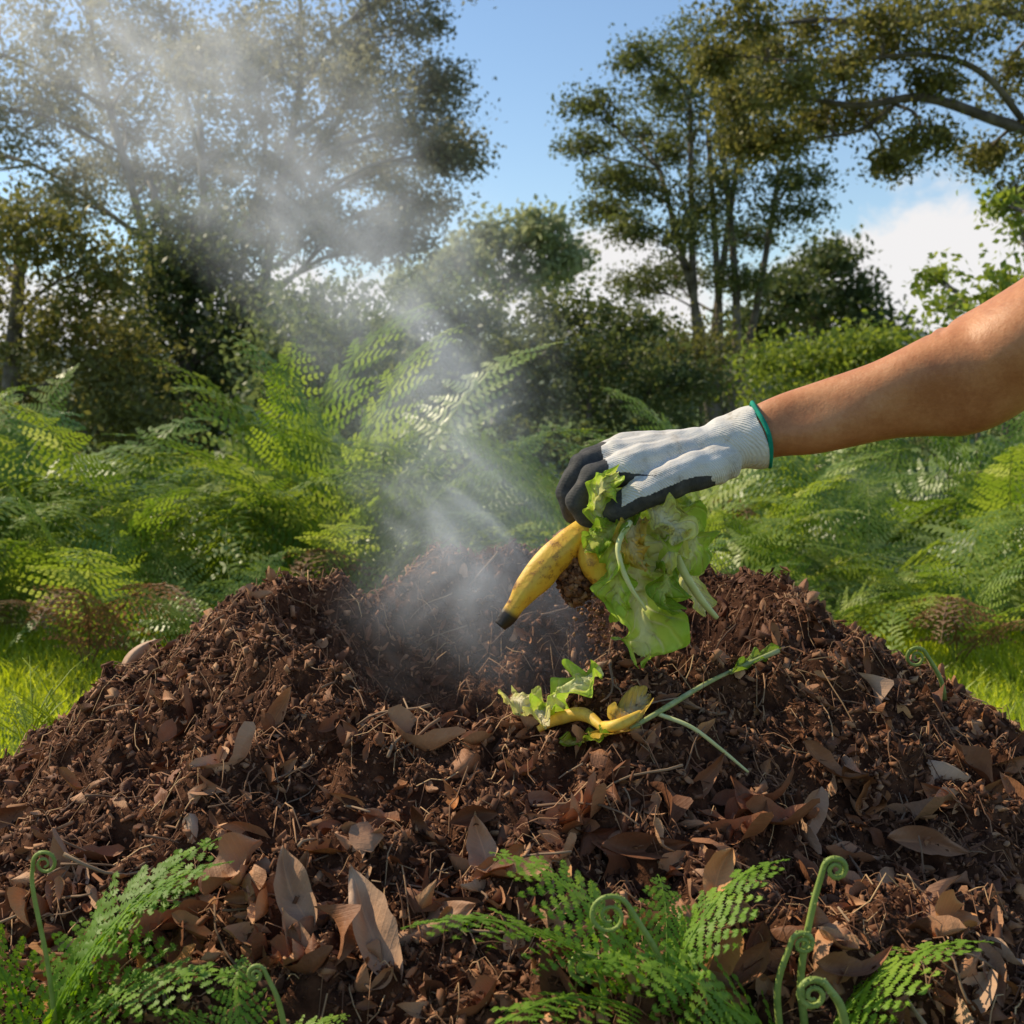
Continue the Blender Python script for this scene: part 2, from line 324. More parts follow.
# ---------------- ferns ----------------
def frond(mbx,mbs,L,n,a0,a1,wm,m0,seed,bare=.16,wide=.34,droop=.25,sidebend=0.,r0=.004,plk=.62,tooth=False):
    rg=random.Random(seed); K=40; t=np.linspace(0,1,K)
    ang=a0+(a1-a0)*t**1.4; dx=np.sin(ang)*L/K; dz=np.cos(ang)*L/K
    sb=sidebend*t**1.5*L
    Pp=np.stack([np.cumsum(dx),sb,np.cumsum(dz)],-1); Pp-=Pp[0]
    V,Q,T=tube(Pp[::3],np.linspace(r0,r0*.25,len(Pp[::3])),5); mbs.add(V,Q,T,.9)
    Yv=np.array([0,1.,0]); spc=L*(1-bare)/n
    for i in range(n):
        tt=i/(n-1); tp=bare+(1-bare)*(tt**.92)*.99
        k=min(int(tp*(K-1)),K-2); f=tp*(K-1)-k; B=Pp[k]*(1-f)+Pp[k+1]*f
        Tn=np.array([math.sin(ang[k]),0,math.cos(ang[k])]); Nn=np.array([-math.cos(ang[k]),0,math.sin(ang[k])])
        lp=wm*L*((1-tt)**.85)*min(1,.7+tt*2.5)+.010*L
        for s in (-1,1):
            an=R(24+rg.uniform(-8,8)+14*tt); dr=droop*rg.uniform(.3,1.5)
            D=Yv*s*math.cos(an)+Tn*math.sin(an)-Nn*rg.uniform(-.05,.2); D/=np.linalg.norm(D); E=Tn-D*Tn.dot(D); E/=np.linalg.norm(E); NN=np.cross(D,E)*s
            m_=max(3,int(m0*(lp/(wm*L))**.7)); r_=rg.random()*.5+.5*rg.random()
            pt=lambda u:B+D*u*lp-np.array([0,0,1])*dr*lp*u*u+E*.12*lp*u*u
            vv=[];qq=[]; sp=lp/m_
            mid=np.array([pt(u) for u in (0,.5,1)]); V,Q,T=tube(mid,[r0*.3,r0*.2,r0*.08],3,cap=False); mbx.add(V,Q,None,r_)
            for j in range(m_):
                u=(j+.4)/m_; b=pt(u); pl=spc*(plk*(1-u)**.8+.10)*min(1,(1-tt)**.5+.35)
                for q in (-1,1):
                    d=E*q*.9+D*(.35+.3*u)-NN*0.18*rg.uniform(-1,1.); d/=np.linalg.norm(d)
                    w=np.cross(NN,d); w/=np.linalg.norm(w)
                    hw=sp*wide; e=NN*hw*.35*rg.uniform(-1,1); k0=len(vv)
                    if not tooth:
                        vv+= [b-w*hw*.6,b+w*hw*.6,b+d*pl*.55+w*hw*.8-e,b+d*pl,b+d*pl*.55-w*hw*.8-e]; qq.append((k0,k0+1,k0+2,k0+4)); qq.append((k0+4,k0+2,k0+3,k0+3))
                    else:
                        c=[b,b+d*pl*.33-e*.3,b+d*pl*.66-e*.6,b+d*pl-e]
                        ws=[1.15,.95,.6]; vv+=c
                        for z in range(3):
                            for zz in (-1,1):
                                k1=len(vv); vv+=[c[z]+w*zz*hw*ws[z]*.5+e*.3,c[z]*.2+c[z+1]*.8+w*zz*hw*ws[z]+e*.5+d*pl*.04]
                                qq.append((k0+z,k1,k1+1,k0+z+1) if zz>0 else (k0+z,k0+z+1,k1+1,k1))
            vv=np.array(vv); qq=np.array(qq); tr_=qq[:,2]==qq[:,3]
            mbx.add(vv,qq[~tr_],qq[tr_][:,:3],r_)
def frond_mesh(*a,mat='fern',**k):
    mb=MB(); ms=MB(); frond(mb,ms,*a,**k); mb.add(np.concatenate(ms.V),np.concatenate(ms.Q),None,.8)
    me=mb.mesh('frond'); me.materials.append(M[mat]); return me
FB=[frond_mesh(.98,16+i%3,R(4+6*i),R(80+12*i),.27+.02*(i%2),12,100+i,droop=.08+.05*i,sidebend=.1*(i-3),plk=.60,wide=.38) for i in range(7)]
FF=[frond_mesh(.95,15,R(12+8*i),R(92),.28,10,120+i,mat='fern_far',droop=.25,wide=.42) for i in range(3)]
FD=[frond_mesh(.8,16,R(20),R(120),.24,10,130,mat='fern_dead',droop=.6,wide=.30)]
def fern(x,y,nf,sc,label,group=None,dead=0,meshes=FB,z=0,name='fern_plant'):
    t=thing(name,label,'fern',(x,y,z),group,random.uniform(0,6.28))
    for i in range(nf):
        me=random.choice(meshes); 
        dd=i<dead
        if dd: me=FD[0]
        o=link('frond',me,parent=t); s=sc*random.uniform(.7,1.15)
        rz=i*2.399+random.uniform(-.4,.4)
        if dd: rz=-PI/2-t.rotation_euler[2]+(i-dead/2+.5)*1.1+random.uniform(-.5,.5); s*=1.1
        o.rotation_euler=(random.uniform(-.25,.25),random.uniform(-.25,.3),rz); o.scale=(s,s,s)
        if dd: o['label']='dead brown drooping frond'
    return t
GB='ferns in the green bank behind the heap'
LBL='bright green arching fern among the others in the bank'
for row,(Y0,sp) in enumerate([(3.7,.37),(4.15,.43),(4.75,.53),(5.6,.64)]):
    w=Y0*.46+.3; x=-w
    while x<w:
        xx=x+random.uniform(-.1,.1); yy=Y0+random.uniform(-.15,.15); pxx=512+xx/yy*FPX
        mid=400<pxx<620
        if not(mid and row<1):
            sc=random.uniform(.85,1.2)*(1.24 if pxx<=400 else (.85 if mid else 1.02))
            if row==0: sc*=.66
            fern(xx,yy,random.randint(7,9),sc,LBL,GB,dead=1 if random.random()<.10 else 0,meshes=FB if row<3 else FB+FF)
        x+=sp
fern(*P(610,560,3.3)[:2],7,.85,'fern with upright fronds rising just behind the gloved hand')
fern(*P(85,600,3.3)[:2],8,.8,'fern with dull brown dead fronds at the left of the bank',dead=3)
fern(*P(345,560,4.0)[:2],8,1.05,'fern with a long brown dead frond just left of the steam column',dead=1)
fern(*P(225,620,3.1)[:2],7,.48,'low dark green fern at the foot of the left bank')
fern(*P(960,600,3.4)[:2],8,.75,'fern with brown dead fronds low in the right bank',dead=2)
fern(*P(15,740,1.95)[:2],9,.36,'small leafy fern in the grass left of the heap')
fern(*P(790,330,6.4)[:2],8,1.6,'tall fern standing above the right bank')
FT=[frond_mesh(.24,12,R(14+12*i),R(84+8*i),.38,8,200+i,mat='fern_fresh',wide=.46,plk=.58,tooth=True,droop=.1+.08*i,sidebend=.12*(i-1),r0=.0017,bare=.16) for i in range(4)]
def front_fern(px,py,Y,fr,label):
    b=P(px,py,Y); b[2]=float(H(b[0],b[1]))-.005
    t=thing('fern_plant',label,'fern',b)
    for az,k,s,ti in fr:
        o=link('frond',FT[k],parent=t); o.rotation_euler=(random.uniform(-.3,.3),ti,R(az)); o.scale=(s,s,s)
    return t
front_fern(660,1040,.82,[(178,2,.85,.1),(150,1,.75,.0),(205,3,.7,.1),(95,1,.5,-.1),(25,1,.7,0)],'spreading fresh green fern at the bottom centre of the heap')
front_fern(800,1040,.82,[(5,1,.8,.1),(30,2,.65,0),(155,2,.85,.05),(175,1,.8,0),(-25,3,.7,.1)],'fern with curled croziers at the bottom right of the heap')
front_fern(35,1035,.86,[(8,1,.9,-.15),(-12,2,.8,0),(165,1,.8,-.1),(95,0,.55,0),(38,2,.9,-.25)],'bright green lacy fern at the bottom left corner')
front_fern(250,1085,.80,[(20,2,.35,0),(100,0,.4,0),(160,2,.4,0)],'tiny fern sprig at the bottom edge right of the corner fern')
def crozier(px,pts,Y,sr,turn,label,r0=.0028):
    w=np.array([P(a,b,Y) for a,b in pts]); b=w[0].copy(); w=catmull(w,18)
    d=w[-1]-w[-2]; d/=np.linalg.norm(d); sd=np.array([d[2],0,-d[0]])*turn; c=w[-1]+sd*sr; th=np.linspace(0,2*PI*1.75,46)[1:]
    rr=sr*(1-th/th[-1]*.82); sp=c+(-sd)[None]*np.cos(th)[:,None]*rr[:,None]+d[None]*np.sin(th)[:,None]*rr[:,None]
    sp[:,1]+=np.linspace(0,-.003,len(sp)); allp=np.vstack([w,sp]); rad=np.concatenate([np.linspace(r0,r0*.75,18),np.linspace(r0*.75,r0*.35,len(sp))])
    t=thing('fern_crozier',label,'fern shoot',b); mb=MB(); V,Q,T=tube(allp,rad,8); mb.add(V,Q,T); link('stem',mb.mesh('stem',b,True),M['stem_green'],t)
    mb=MB(); n=200
    for i in range(n):
        k=int(12+(len(allp)-13)*(i/n)**.8); p=allp[k]; s=rad[k]*random.uniform(.3,.6); o=np.array([random.gauss(0,1) for _ in range(3)]); o/=np.linalg.norm(o)
        if k<18 and i%3: continue
        mb.add(ICO*s*np.array([.8,.8,.8])+p+o*rad[k]*1.0,None,ICF)
    link('unopened_leaflets',mb.mesh('unopened_leaflets',b,True),M['stem_green'],t)
crozier(0,[(805,1030),(801,975),(812,910),(824,866)],.84,.0085,1,'tall crozier with tight coil at bottom right',.003)
crozier(0,[(668,1030),(662,965),(628,905)],.83,.015,-1,'arching crozier hooked to the left beside the bottom fern',.0026)
crozier(0,[(592,1035),(604,1000),(598,965)],.83,.011,-1,'short open crozier left of the arching crozier',.0028)
crozier(0,[(846,1030),(840,1005),(826,985)],.80,.011,-1,'low fat crozier coiled at the base of the tall crozier',.0034)
crozier(0,[(780,1035),(778,985),(792,940)],.83,.008,1,'knobbly crozier just left of the tall crozier',.0028)
crozier(0,[(55,1020),(47,960),(33,890),(33,862)],.86,.009,1,'slim crozier rising from the bottom left fern',.0020)
crozier(0,[(286,1035),(278,1000),(264,970)],.82,.006,-1,'small crozier shoot at the bottom edge',.0022)
b=hit(925,690); crozier(0,[(945,700),(940,678),(925,652)],float(b[1])+.0,.012,-1,'pale crozier uncurling on the right rim of the heap',.003)
# ---------------- trees ----------------
def leafcloud(cen,n,sig,size,rg=rng,flat=1.):
    c=np.repeat(cen,n,axis=0); k=len(c)
    sg=np.repeat(rg.uniform(.4,1.4,len(cen)),n)[:,None]*sig
    c=c+np.clip(rg.normal(size=(k,3)),-1.9,1.9)*sg*np.array([1,1,flat])
    s=size*rg.uniform(.6,1.4,k)[:,None,None]; base=np.array([(-.5,0,0),(0,.28,.05),(.5,0,0),(0,-.28,.05)])
    V=np.einsum('nij,kj->nki',rotmats(k,rg),base)*s+c[:,None]
    rn=np.clip(np.repeat(rg.random(len(cen)),n)*.6+rg.random(k)*.4,0,1)
    return V.reshape(-1,3),np.arange(k*4).reshape(k,4),np.repeat(rn,4)
def tree(name,cat,label,base,fork,blobs,lm,bm,r0,lsize,tips,nl,sig,stems=1,group=None,flat=.8,wig=.06,pn=('trunk','crown'),limbs=(),lr=.35):
    b=np.array([*P(base[0],420,base[1])[:2],0.]); b[2]=0
    t=thing(name,label,cat,b,group); tm=MB(); cm=MB()
    fk=[P(f_[0],f_[1],f_[2] if len(f_)>2 else base[1]) for f_ in fork]
    sts=[]
    for i,f_ in enumerate(fk):
        bb=b+np.array([random.uniform(-1,1),random.uniform(-1,1),0])*r0*(0 if len(fk)==1 else 2.)-[0,0,.1]
        mid=(bb+f_)/2+np.array([random.uniform(-1,1),random.uniform(-1,1),0])*wig*np.linalg.norm(f_-bb)
        mid2=bb*.25+mid*.75; pts=catmull([bb,mid2,f_],12); rd=np.linspace(r0,r0*.4,12); rd[0]*=1.3; V,Q,T=tube(pts,rd,8); tm.add(V,Q,T); sts.append(pts[3:])
    for lp_,ra,rb_ in limbs:
        pts=catmull([P(*q) for q in lp_],24); V,Q,T=tube(pts,np.linspace(ra,rb_,24),7); tm.add(V,Q,T); sts.append(pts)
    allst=np.concatenate(sts)
    for (px,py,Y,rx,ry) in blobs:
        c=P(px,py,Y); a=rx*Y/FPX; h=ry*Y/FPX
        d=np.linalg.norm(allst-c,axis=1)+2.0*np.clip(allst[:,2]-c[2]+.3*np.linalg.norm((allst-c)[:,:2],axis=1),0,None)*(0 if limbs else 1)
        s0=allst[int(np.argmin(d))]; L=np.linalg.norm(c-s0)
        m1=s0*.5+c*.5+np.array([random.uniform(-1,1),random.uniform(-1,1),random.uniform(-.2,1.)])*.13*L
        pts=catmull([s0,m1,c],9); rb=max(.010,min(r0*lr,.014*L+r0*.06)); V,Q,T=tube(pts,np.linspace(rb,rb*.4,9),6); tm.add(V,Q,T)
        q=rng.normal(size=(tips,3)); q/=np.linalg.norm(q,axis=1,keepdims=True); q*=rng.random((tips,1))**.45
        tp=c+q*np.array([a,a*.9,h])
        for k in range(0,tips,2 if tips>14 else 1):
            s1=pts[random.randint(4,8)]; mm=(s1+tp[k])/2+np.array([0,0,.12*a])*random.uniform(-1,1)
            V,Q,T=tube([s1,mm,tp[k]],[rb*.38,rb*.22,rb*.08],4,cap=False); tm.add(V,Q)
        V,F,r=leafcloud(tp,nl,sig,lsize,flat=flat); cm.add(V,F,r=r)
    link(pn[0],tm.mesh(pn[0],b,True),M[bm],t); link(pn[1],cm.mesh(pn[1],b),M[lm],t)
    return t
def jb(l,Y,dy=1.):
    return [(a,b,Y+random.uniform(-dy,dy),c,d) for a,b,c,d in l]
random.seed(3)
tree('spreading_tree','tree','large airy spreading tree behind the steam at the upper left',(205,16),[(150,180),(200,120),(260,190),(300,90),(110,110)],
 jb([(60,40,100,40),(170,20,80,40),(290,30,80,35),(400,20,50,30),(440,90,35,24),(350,95,60,30),(240,100,70,30),(120,120,80,35),(10,110,60,45),(450,155,30,18),(380,170,50,25),(285,175,60,25),(180,190,70,28),(60,200,70,30),(420,205,45,18),(335,235,55,22),(100,-50,120,40),(280,-50,110,40),(-60,40,80,60),(-70,150,70,50),(420,-20,60,20),(200,60,60,30),(320,140,50,20),(410,130,45,22),(250,230,60,25),(390,240,40,15),(150,70,70,40),(70,90,60,40),(260,60,60,30),(370,60,50,25),(220,150,60,25),(130,170,60,25),(300,210,50,20)],16,2),
 'tree_hazy','bark_pale',.11,.064,34,72,.16)
tree('bushy_tree','tree','dense dark bushy tree standing left of centre below the spreading tree',(190,12),[(190,260)],
 jb([(190,225,45,30),(225,265,50,30),(160,275,55,35),(200,320,70,40),(250,330,50,40),(140,340,60,40),(230,380,60,40),(160,390,60,30),(110,430,60,30),(200,440,80,30)],12,.7),'tree_dark','bark',.14,.065,34,60,.15)
tree('bushy_tree','tree','olive leaved bushy tree at the left edge of the photo',(10,10),[(20,260)],
 jb([(20,235,60,35),(80,270,50,35),(-20,300,70,50),(60,330,70,40),(110,360,60,35),(0,380,80,40),(-70,240,60,50),(60,420,80,35),(-20,440,80,35),(140,420,60,30)],10,.6),'tree_gold','bark',.12,.055,30,62,.14)
tree('tall_tree','tree','tall slender tree with several stems against the blue sky',(715,18),[(690,100),(715,70),(745,110),(660,170),(708,130),(780,170)],
 jb([(600,105,38,16),(640,60,35,18),(690,40,40,20),(742,58,38,18),(785,92,36,16),(585,145,30,12),(640,135,45,16),(700,105,45,18),(765,140,45,16),(805,178,30,12),(655,188,42,14),(725,182,40,14),(785,210,38,12),(690,236,36,12),(635,230,34,11),(605,210,26,10),(750,235,30,11),(665,90,34,14),(725,140,40,16),(675,275,34,12),(740,280,30,11),(640,285,30,12),(615,175,28,11),(715,70,34,16),(760,100,34,14),(670,150,34,14),(700,210,34,12)],18,1.3),
 'tree_olive','bark',.085,.064,28,48,.15,flat=.75,lr=.3)
tree('overhanging_tree','tree','near tree whose leafy branches hang in at the top right',(1240,9),[(1210,130),(1230,-60)],
 jb([(745,20,40,20),(815,30,45,22),(890,45,45,22),(790,85,42,20),(735,105,26,20),(860,112,44,16),(955,30,50,25),(1005,80,40,24),(925,138,32,12),(780,140,34,16),(740,145,22,14),(1000,10,60,25),(840,70,34,16),(1040,150,40,30),(905,-10,70,20),(985,155,26,12),(1100,40,60,50),(1025,195,28,18),(770,55,34,18),(940,80,32,16),(712,60,16,14),(890,160,24,9),(820,120,30,12),(880,20,40,14)],9,.5),
 'tree_gold','bark',.16,.042,28,42,.078,flat=.85,lr=.12,
 limbs=[([(1230,170,9),(1090,145,9),(1010,125,9),(925,98,9),(855,106,9),(780,92,9)],.062,.014),([(1230,40,9),(1080,30,9.2),(980,8,9.2),(900,25,9.2),(820,20,9.2),(740,30,9.2)],.05,.010),([(1030,130,9),(985,75,8.8),(930,55,8.8),(850,60,8.8),(770,60,8.8)],.028,.009),([(1230,200,9),(1110,205,9),(1030,190,9)],.025,.008),([(900,100,9),(860,130,9.1),(800,140,9.1),(750,150,9.1)],.018,.006)])
tree('round_tree','tree','dark rounded tree to the right of the tall tree',(815,24),[(815,300)],
 jb([(825,262,36,18),(790,290,44,20),(850,298,36,18),(810,325,60,18),(870,330,30,14),(760,330,40,16)],24,1),'tree_dark','bark',.2,.13,34,45,.25)
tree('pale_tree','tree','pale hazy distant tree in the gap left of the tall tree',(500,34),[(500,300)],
 jb([(490,240,36,18),(535,232,34,18),(465,262,36,18),(560,260,28,18),(510,280,60,18),(430,280,40,16)],34,1),'tree_haze_pale','bark_pale',.25,.2,30,38,.28)
sh=[('rounded green shrub left of the steam column',330,8.5,[(320,300,55,28),(290,340,55,32),(360,340,55,34),(320,390,70,34),(340,440,70,34)],'shrub'),
 ('tall green shrub directly behind the steam column',450,9.5,[(430,305,45,18),(480,315,46,20),(420,345,55,30),(490,360,60,30),(450,400,75,40),(460,450,80,36)],'shrub'),
 ('broad dark shrub behind the gloved hand',590,9,[(570,315,50,16),(620,330,50,18),(540,350,55,26),(610,365,65,30),(660,385,60,26),(570,405,80,36),(650,430,70,30),(560,450,80,32)],'tree_dark'),
 ('low yellowish shrub under the tall tree',700,12,[(650,345,40,18),(700,350,50,22),(620,360,40,18),(690,385,60,20)],'tree_gold'),
 ('low green shrub below the dark rounded tree',820,10,[(780,365,50,14),(840,360,50,14),(880,350,40,12),(820,395,80,20),(900,400,60,25),(850,430,80,20)],'shrub_bright'),
 ('leafy hedge like shrub behind the right bank beyond the arm',960,9,[(940,420,50,22),(1010,410,60,26),(1060,400,60,40),(880,440,60,20)],'shrub')]
for lb,px,Y,bl,lm in sh:
    tree('shrub','shrub',lb,(px,Y),[(px,380)],jb(bl,Y,.5),lm,'bark',.04,.05,30,46,.012*Y,pn=('stem','foliage'))
tree('shrub','shrub','light green leafy shrub at the right edge above the arm',(985,6.),[(975,320),(1010,270),(1030,240)],jb([(955,305,22,12),(1000,285,24,16),(1022,235,18,18),(975,332,40,14),(1040,300,40,40),(935,275,14,6),(1010,320,30,14),(1000,205,14,8)],6,.4),'shrub_bright','bark',.02,.045,12,18,.06,pn=('stem','foliage'))
cen=[]
for i in range(900):
    x=random.uniform(-40,40); y=random.uniform(42,60); cen.append((x,y,random.uniform(0,1)*(2.3+1.5*vn(x*.15,y*.1,8)*2)))
V,F,r=leafcloud(np.array(cen),30,.5,.45); tag(link('distant_wood',mesh_np('distant_wood',V,F,r),M['wood_far']),'far off line of green trees along the horizon','wood',kind='stuff')
# ---------------- grass ----------------
def grass(n,x0,x1,y0,y1,h0,h1):
    x=rng.uniform(x0,x1,n); y=rng.uniform(y0,y1,n); k=Hs(x,y)<.02; x=x[k];y=y[k]; n=len(x)
    h=rng.uniform(h0,h1,n)*(1+.8*vn(x*3,y*3,9)); a=rng.uniform(0,2*PI,n); l=rng.uniform(.2,.9,n)*h; w=rng.uniform(.0015,.003,n); b=rng.uniform(0,2*PI,n)
    o=np.stack([x,y,0*x],-1); s=np.stack([np.cos(a),np.sin(a),0*a],-1)*w[:,None]; d=np.stack([np.cos(b),np.sin(b),0*b],-1)*l[:,None]; up=np.array([0,0,1.])*h[:,None]
    V=np.stack([o-s,o+s,o+d*.3+up*.6+s*.8,o+d*.3+up*.6-s*.8,o+d+up],1); i=np.arange(n)[:,None]*5
    return V.reshape(-1,3),i+np.array([[0,1,2,3]]),i+np.array([[3,2,4]]),np.repeat(rng.random(n),5)
mb=MB()
for a in [(55000,-2.1,2.1,1.6,4.0,.03,.07),(20000,-1.6,1.6,.3,2.4,.03,.08)]:
    V,Q,T,r=grass(*a); mb.add(V,Q,T,r)
tag(link('grass',mb.mesh('grass'),M['grass']),'short sunlit green lawn grass around the compost heap','grass',kind='stuff')
mb=MB(); tb=P(60,745,1.75); tb[2]=float(max(H(tb[0],tb[1]),0))
for i in range(60):
    a=random.uniform(0,6.28); L=random.uniform(.08,.2); s=np.linspace(0,1,5); b=tb+np.array([random.gauss(0,.03),random.gauss(0,.03),-.005])
    pts=b+np.stack([np.cos(a)*s**1.6*L*.6,np.sin(a)*s**1.6*L*.6,s*L*(1-.3*s)],-1); V,Q,T=tube(pts,np.linspace(.0024,.0003,5),4,(1,.25)); mb.add(V,Q,T)
o=link('grass_tuft',mb.mesh('grass_tuft',tb),M['grass'],loc=tb); tag(o,'tuft of longer grass at the left foot of the heap','grass tuft')
# ---------------- arm & glove ----------------
YA=1.25
skin,nt,bs,out=nm('skin')
fr_=mth(nt,'ADD',mth(nt,'MULTIPLY',noise(nt,16,5,.65),.72),mth(nt,'MULTIPLY',noise(nt,200,4,.7),.28))
nt.links.new(ramp(nt,fr_,[(.36,(.44,.155,.055)),(.5,(.56,.225,.088)),(.64,(.66,.30,.13))]),bs.inputs['Base Color'])
bs.inputs['Roughness'].default_value=.44; bs.inputs['Specular IOR Level'].default_value=.45; bs.inputs['Subsurface Weight'].default_value=.1; bs.inputs['Subsurface Radius'].default_value=(.02,.007,.004); bs.inputs['Subsurface Scale'].default_value=.3
bump(nt,mth(nt,'ADD',noise(nt,420,5,.65),mth(nt,'MULTIPLY',noise(nt,30,3),3.)),bs,.4,.0011)
tab=[(728,444,1.25,12,14),(742,440,1.249,20,22),(756,436,1.248,26,27),(780,429,1.245,28,31),(810,421,1.242,32,35),(850,409,1.238,37,40),(890,398,1.232,41,44),(925,388,1.226,46,48),(955,379,1.22,52,52),(985,366,1.213,55,53),(1024,343,1.20,55,54),(1080,308,1.19,54,52),(1150,262,1.18,57,55),(1230,208,1.17,64,62),(1290,165,1.16,66,66),(1325,140,1.15,50,52),(1338,130,1.145,20,22)]
tb_=np.array(tab,float); cp=np.array([P(a[0],a[1],a[2]) for a in tb_]); vals=np.hstack([cp,tb_[:,3:]*YA/FPX])
NR=160; vals=catmull(vals,NR); p=vals[:,:3]; t=np.gradient(p,axis=0); t/=np.linalg.norm(t,axis=1,keepdims=True); Yx=np.array([0,1.,0]); A=np.cross(t,Yx); A/=np.linalg.norm(A,axis=1,keepdims=True)
B=np.cross(A,t); n=56; an=np.arange(n)/n*2*PI
V=p[:,None]+A[:,None]*np.cos(an)[None,:,None]*vals[:,3][:,None,None]+B[:,None]*np.sin(an)[None,:,None]*vals[:,4][:,None,None]*.95
s=np.linspace(0,1,NR)[:,None]; dis=.0024*np.sin(an*3+s*9)+.0022*np.sin(an*2-s*23)
xa=p[:,0][:,None]; xe=P(962,379,1.22)[0]
dis=dis-.0045*np.exp(-((xa-xe-.012*np.sin(an*2))/.006)**2)*np.clip(np.cos(an-.9),0,1)-.002*np.exp(-((xa-xe+.016-.01*np.sin(an*2))/.004)**2)*np.clip(np.cos(an-.9),0,1)
nr=A[:,None]*np.cos(an)[None,:,None]+B[:,None]*np.sin(an)[None,:,None]; V=V+nr*dis[:,:,None]
V=V.reshape(-1,3); i=np.arange(NR-1)[:,None]*n; j=np.arange(n)[None]; k=(j+1)%n
Q=np.stack([i+j,i+k,i+n+k,i+n+j],-1).reshape(-1,4); V=np.vstack([V,p[0],p[-1]])
T=np.array([[NR*n,(a+1)%n,a] for a in range(n)]+[[NR*n+1,(NR-1)*n+a,(NR-1)*n+(a+1)%n] for a in range(n)])
pb=P(1300,160,1.16)
person=link('person',mesh_np('person',V-pb,[Q,T],smooth=True),skin,loc=pb)
tag(person,'person reaching in from the right, bare arm and gloved hand holding food scraps','person')
mb=MB()
def cap(a,b,ra,rb,n=14):
    a=np.array(a);b=np.array(b); d=b-a; L=np.linalg.norm(d)+1e-9; d/=L
    k=7; pa=[a-d*ra*math.cos(q) for q in np.linspace(.05,PI/2,k)]; rA=[ra*math.sin(q) for q in np.linspace(.05,PI/2,k)]
    pb_=[b+d*rb*math.sin(q) for q in np.linspace(0,PI/2-.05,k)]; rB=[rb*math.cos(q) for q in np.linspace(0,PI/2-.05,k)]
    V,Q,T=tube(np.array(pa+pb_),np.array(rA+rB),n); mb.add(V,Q,T)
S=YA/FPX
def chain(js):
    for a,b in zip(js[:-1],js[1:]): cap(P(*a[:3]),P(*b[:3]),a[3]*S,b[3]*S)
IDX=[(628,468,1.212,17),(594,478,1.204,14),(579,502,1.206,12.8),(590,521,1.211,11.5)]
MID=[(620,458,1.233,17),(583,466,1.228,14),(568,492,1.230,13),(575,513,1.234,11.5)]
RIN=[(624,451,1.255,16.5),(589,460,1.252,13.5),(572,483,1.254,12.3),(577,504,1.257,11)]
PIN=[(636,448,1.275,14),(606,458,1.275,12),(592,477,1.276,11),(592,496,1.277,10)]
for f_ in (IDX,MID,RIN,PIN):
    chain(f_); cap(P(715,448,1.248),P(*f_[0][:3]),23*S,f_[0][3]*1.15*S)
chain([(722,462,1.228,20),(676,478,1.203,19),(642,494,1.192,15),(615,510,1.194,12.5)])
cap(P(700,462,1.235),P(650,478,1.235),23*S,19*S)
cap(P(750,438,1.248),P(715,448,1.248),27*S,27*S); 
cpts=[P(760,435,1.2475),P(748,439,1.248),P(735,442,1.249),P(715,449,1.25)]
V,Q,T=tube(catmull(cpts,10),np.linspace(33,28,10)*S,32); mb.add(V,Q,T)
tmp=bpy.data.objects.new('tmp',mb.mesh('tmp')); C.objects.link(tmp)
rm=tmp.modifiers.new('r','REMESH'); rm.mode='VOXEL'; rm.voxel_size=.0013
sm=tmp.modifiers.new('s','SMOOTH'); sm.iterations=8; sm.factor=.5
dg=bpy.context.evaluated_depsgraph_get(); gm=bpy.data.meshes.new_from_object(tmp.evaluated_get(dg)); bpy.data.objects.remove(tmp)
nv=len(gm.vertices); co=np.empty(nv*3,np.float32); gm.vertices.foreach_get('co',co); co=co.reshape(-1,3).astype(float)
no=np.empty(nv*3,np.float32); gm.vertices.foreach_get('normal',no); no=no.reshape(-1,3)
co+= no*(.0009*np.sin(co[:,[0]]*230+co[:,[2]]*110+4*vn(co[:,0]*40,co[:,2]*40,3)[:,None])*np.clip((co[:,[0]]-.13)/.06,0,1)*(1-np.clip((co[:,[0]]-.235)/.01,0,1)))
co+= no*(.0030*vn(co[:,0]*70,co[:,2]*70+co[:,1]*50,4)[:,None])
pxv=512+co[:,0]/co[:,1]*FPX; sl=(co[:,2]-CAMH)/co[:,1]; pyv=512-FPX*(sl*cs+sn)/(cs-sl*sn)
thumb=(co[:,1]<1.203)&(pyv>476)
bd=608+16*vn(pyv*.06,co[:,1]*60,5)+(pyv-465)*.3
dark=(pxv<bd)&~(thumb)
dark|=(no[:,2]<-.35)&(pxv<712)
dark|=(pyv>474+.10*(pxv-640))&(pxv<716)&(pxv>600)&~thumb
dark|=thumb&((no[:,2]<-.05)|(pxv<622))&(pxv<712)
a=gm.attributes.new('rnd','FLOAT','POINT'); a.data.foreach_set('value',dark.astype(np.float32))
gb=pb; gm.vertices.foreach_set('co',(co-gb).astype(np.float32).ravel()); gm.polygons.foreach_set('use_smooth',np.ones(len(gm.polygons),bool)); gm.materials.clear()
mg,nt,bs,out=nm('glove knit and coating')
at=N(nt,'ShaderNodeAttribute',attribute_name='rnd')
w=N(nt,'ShaderNodeTexWave',bands_direction='DIAGONAL'); w.inputs['Scale'].default_value=170; w.inputs['Distortion'].default_value=2; tc=N(nt,'ShaderNodeTexCoord'); nt.links.new(tc.outputs['Object'],w.inputs[0])
dirt=ramp(nt,noise(nt,30,6,.7),[(.38,(.80,.76,.70)),(.55,(.72,.67,.60)),(.66,(.52,.46,.38)),(.78,(.32,.26,.2))])
mk=ramp(nt,mth(nt,'ADD',at.outputs['Fac'],mth(nt,'MULTIPLY',mth(nt,'SUBTRACT',noise(nt,160,3),.5),.4)),[(.45,(0,0,0)),(.55,(1,1,1))])
dk=ramp(nt,noise(nt,70,6,.7),[(.35,(.035,.035,.037)),(.6,(.085,.08,.075)),(.75,(.16,.12,.09))])
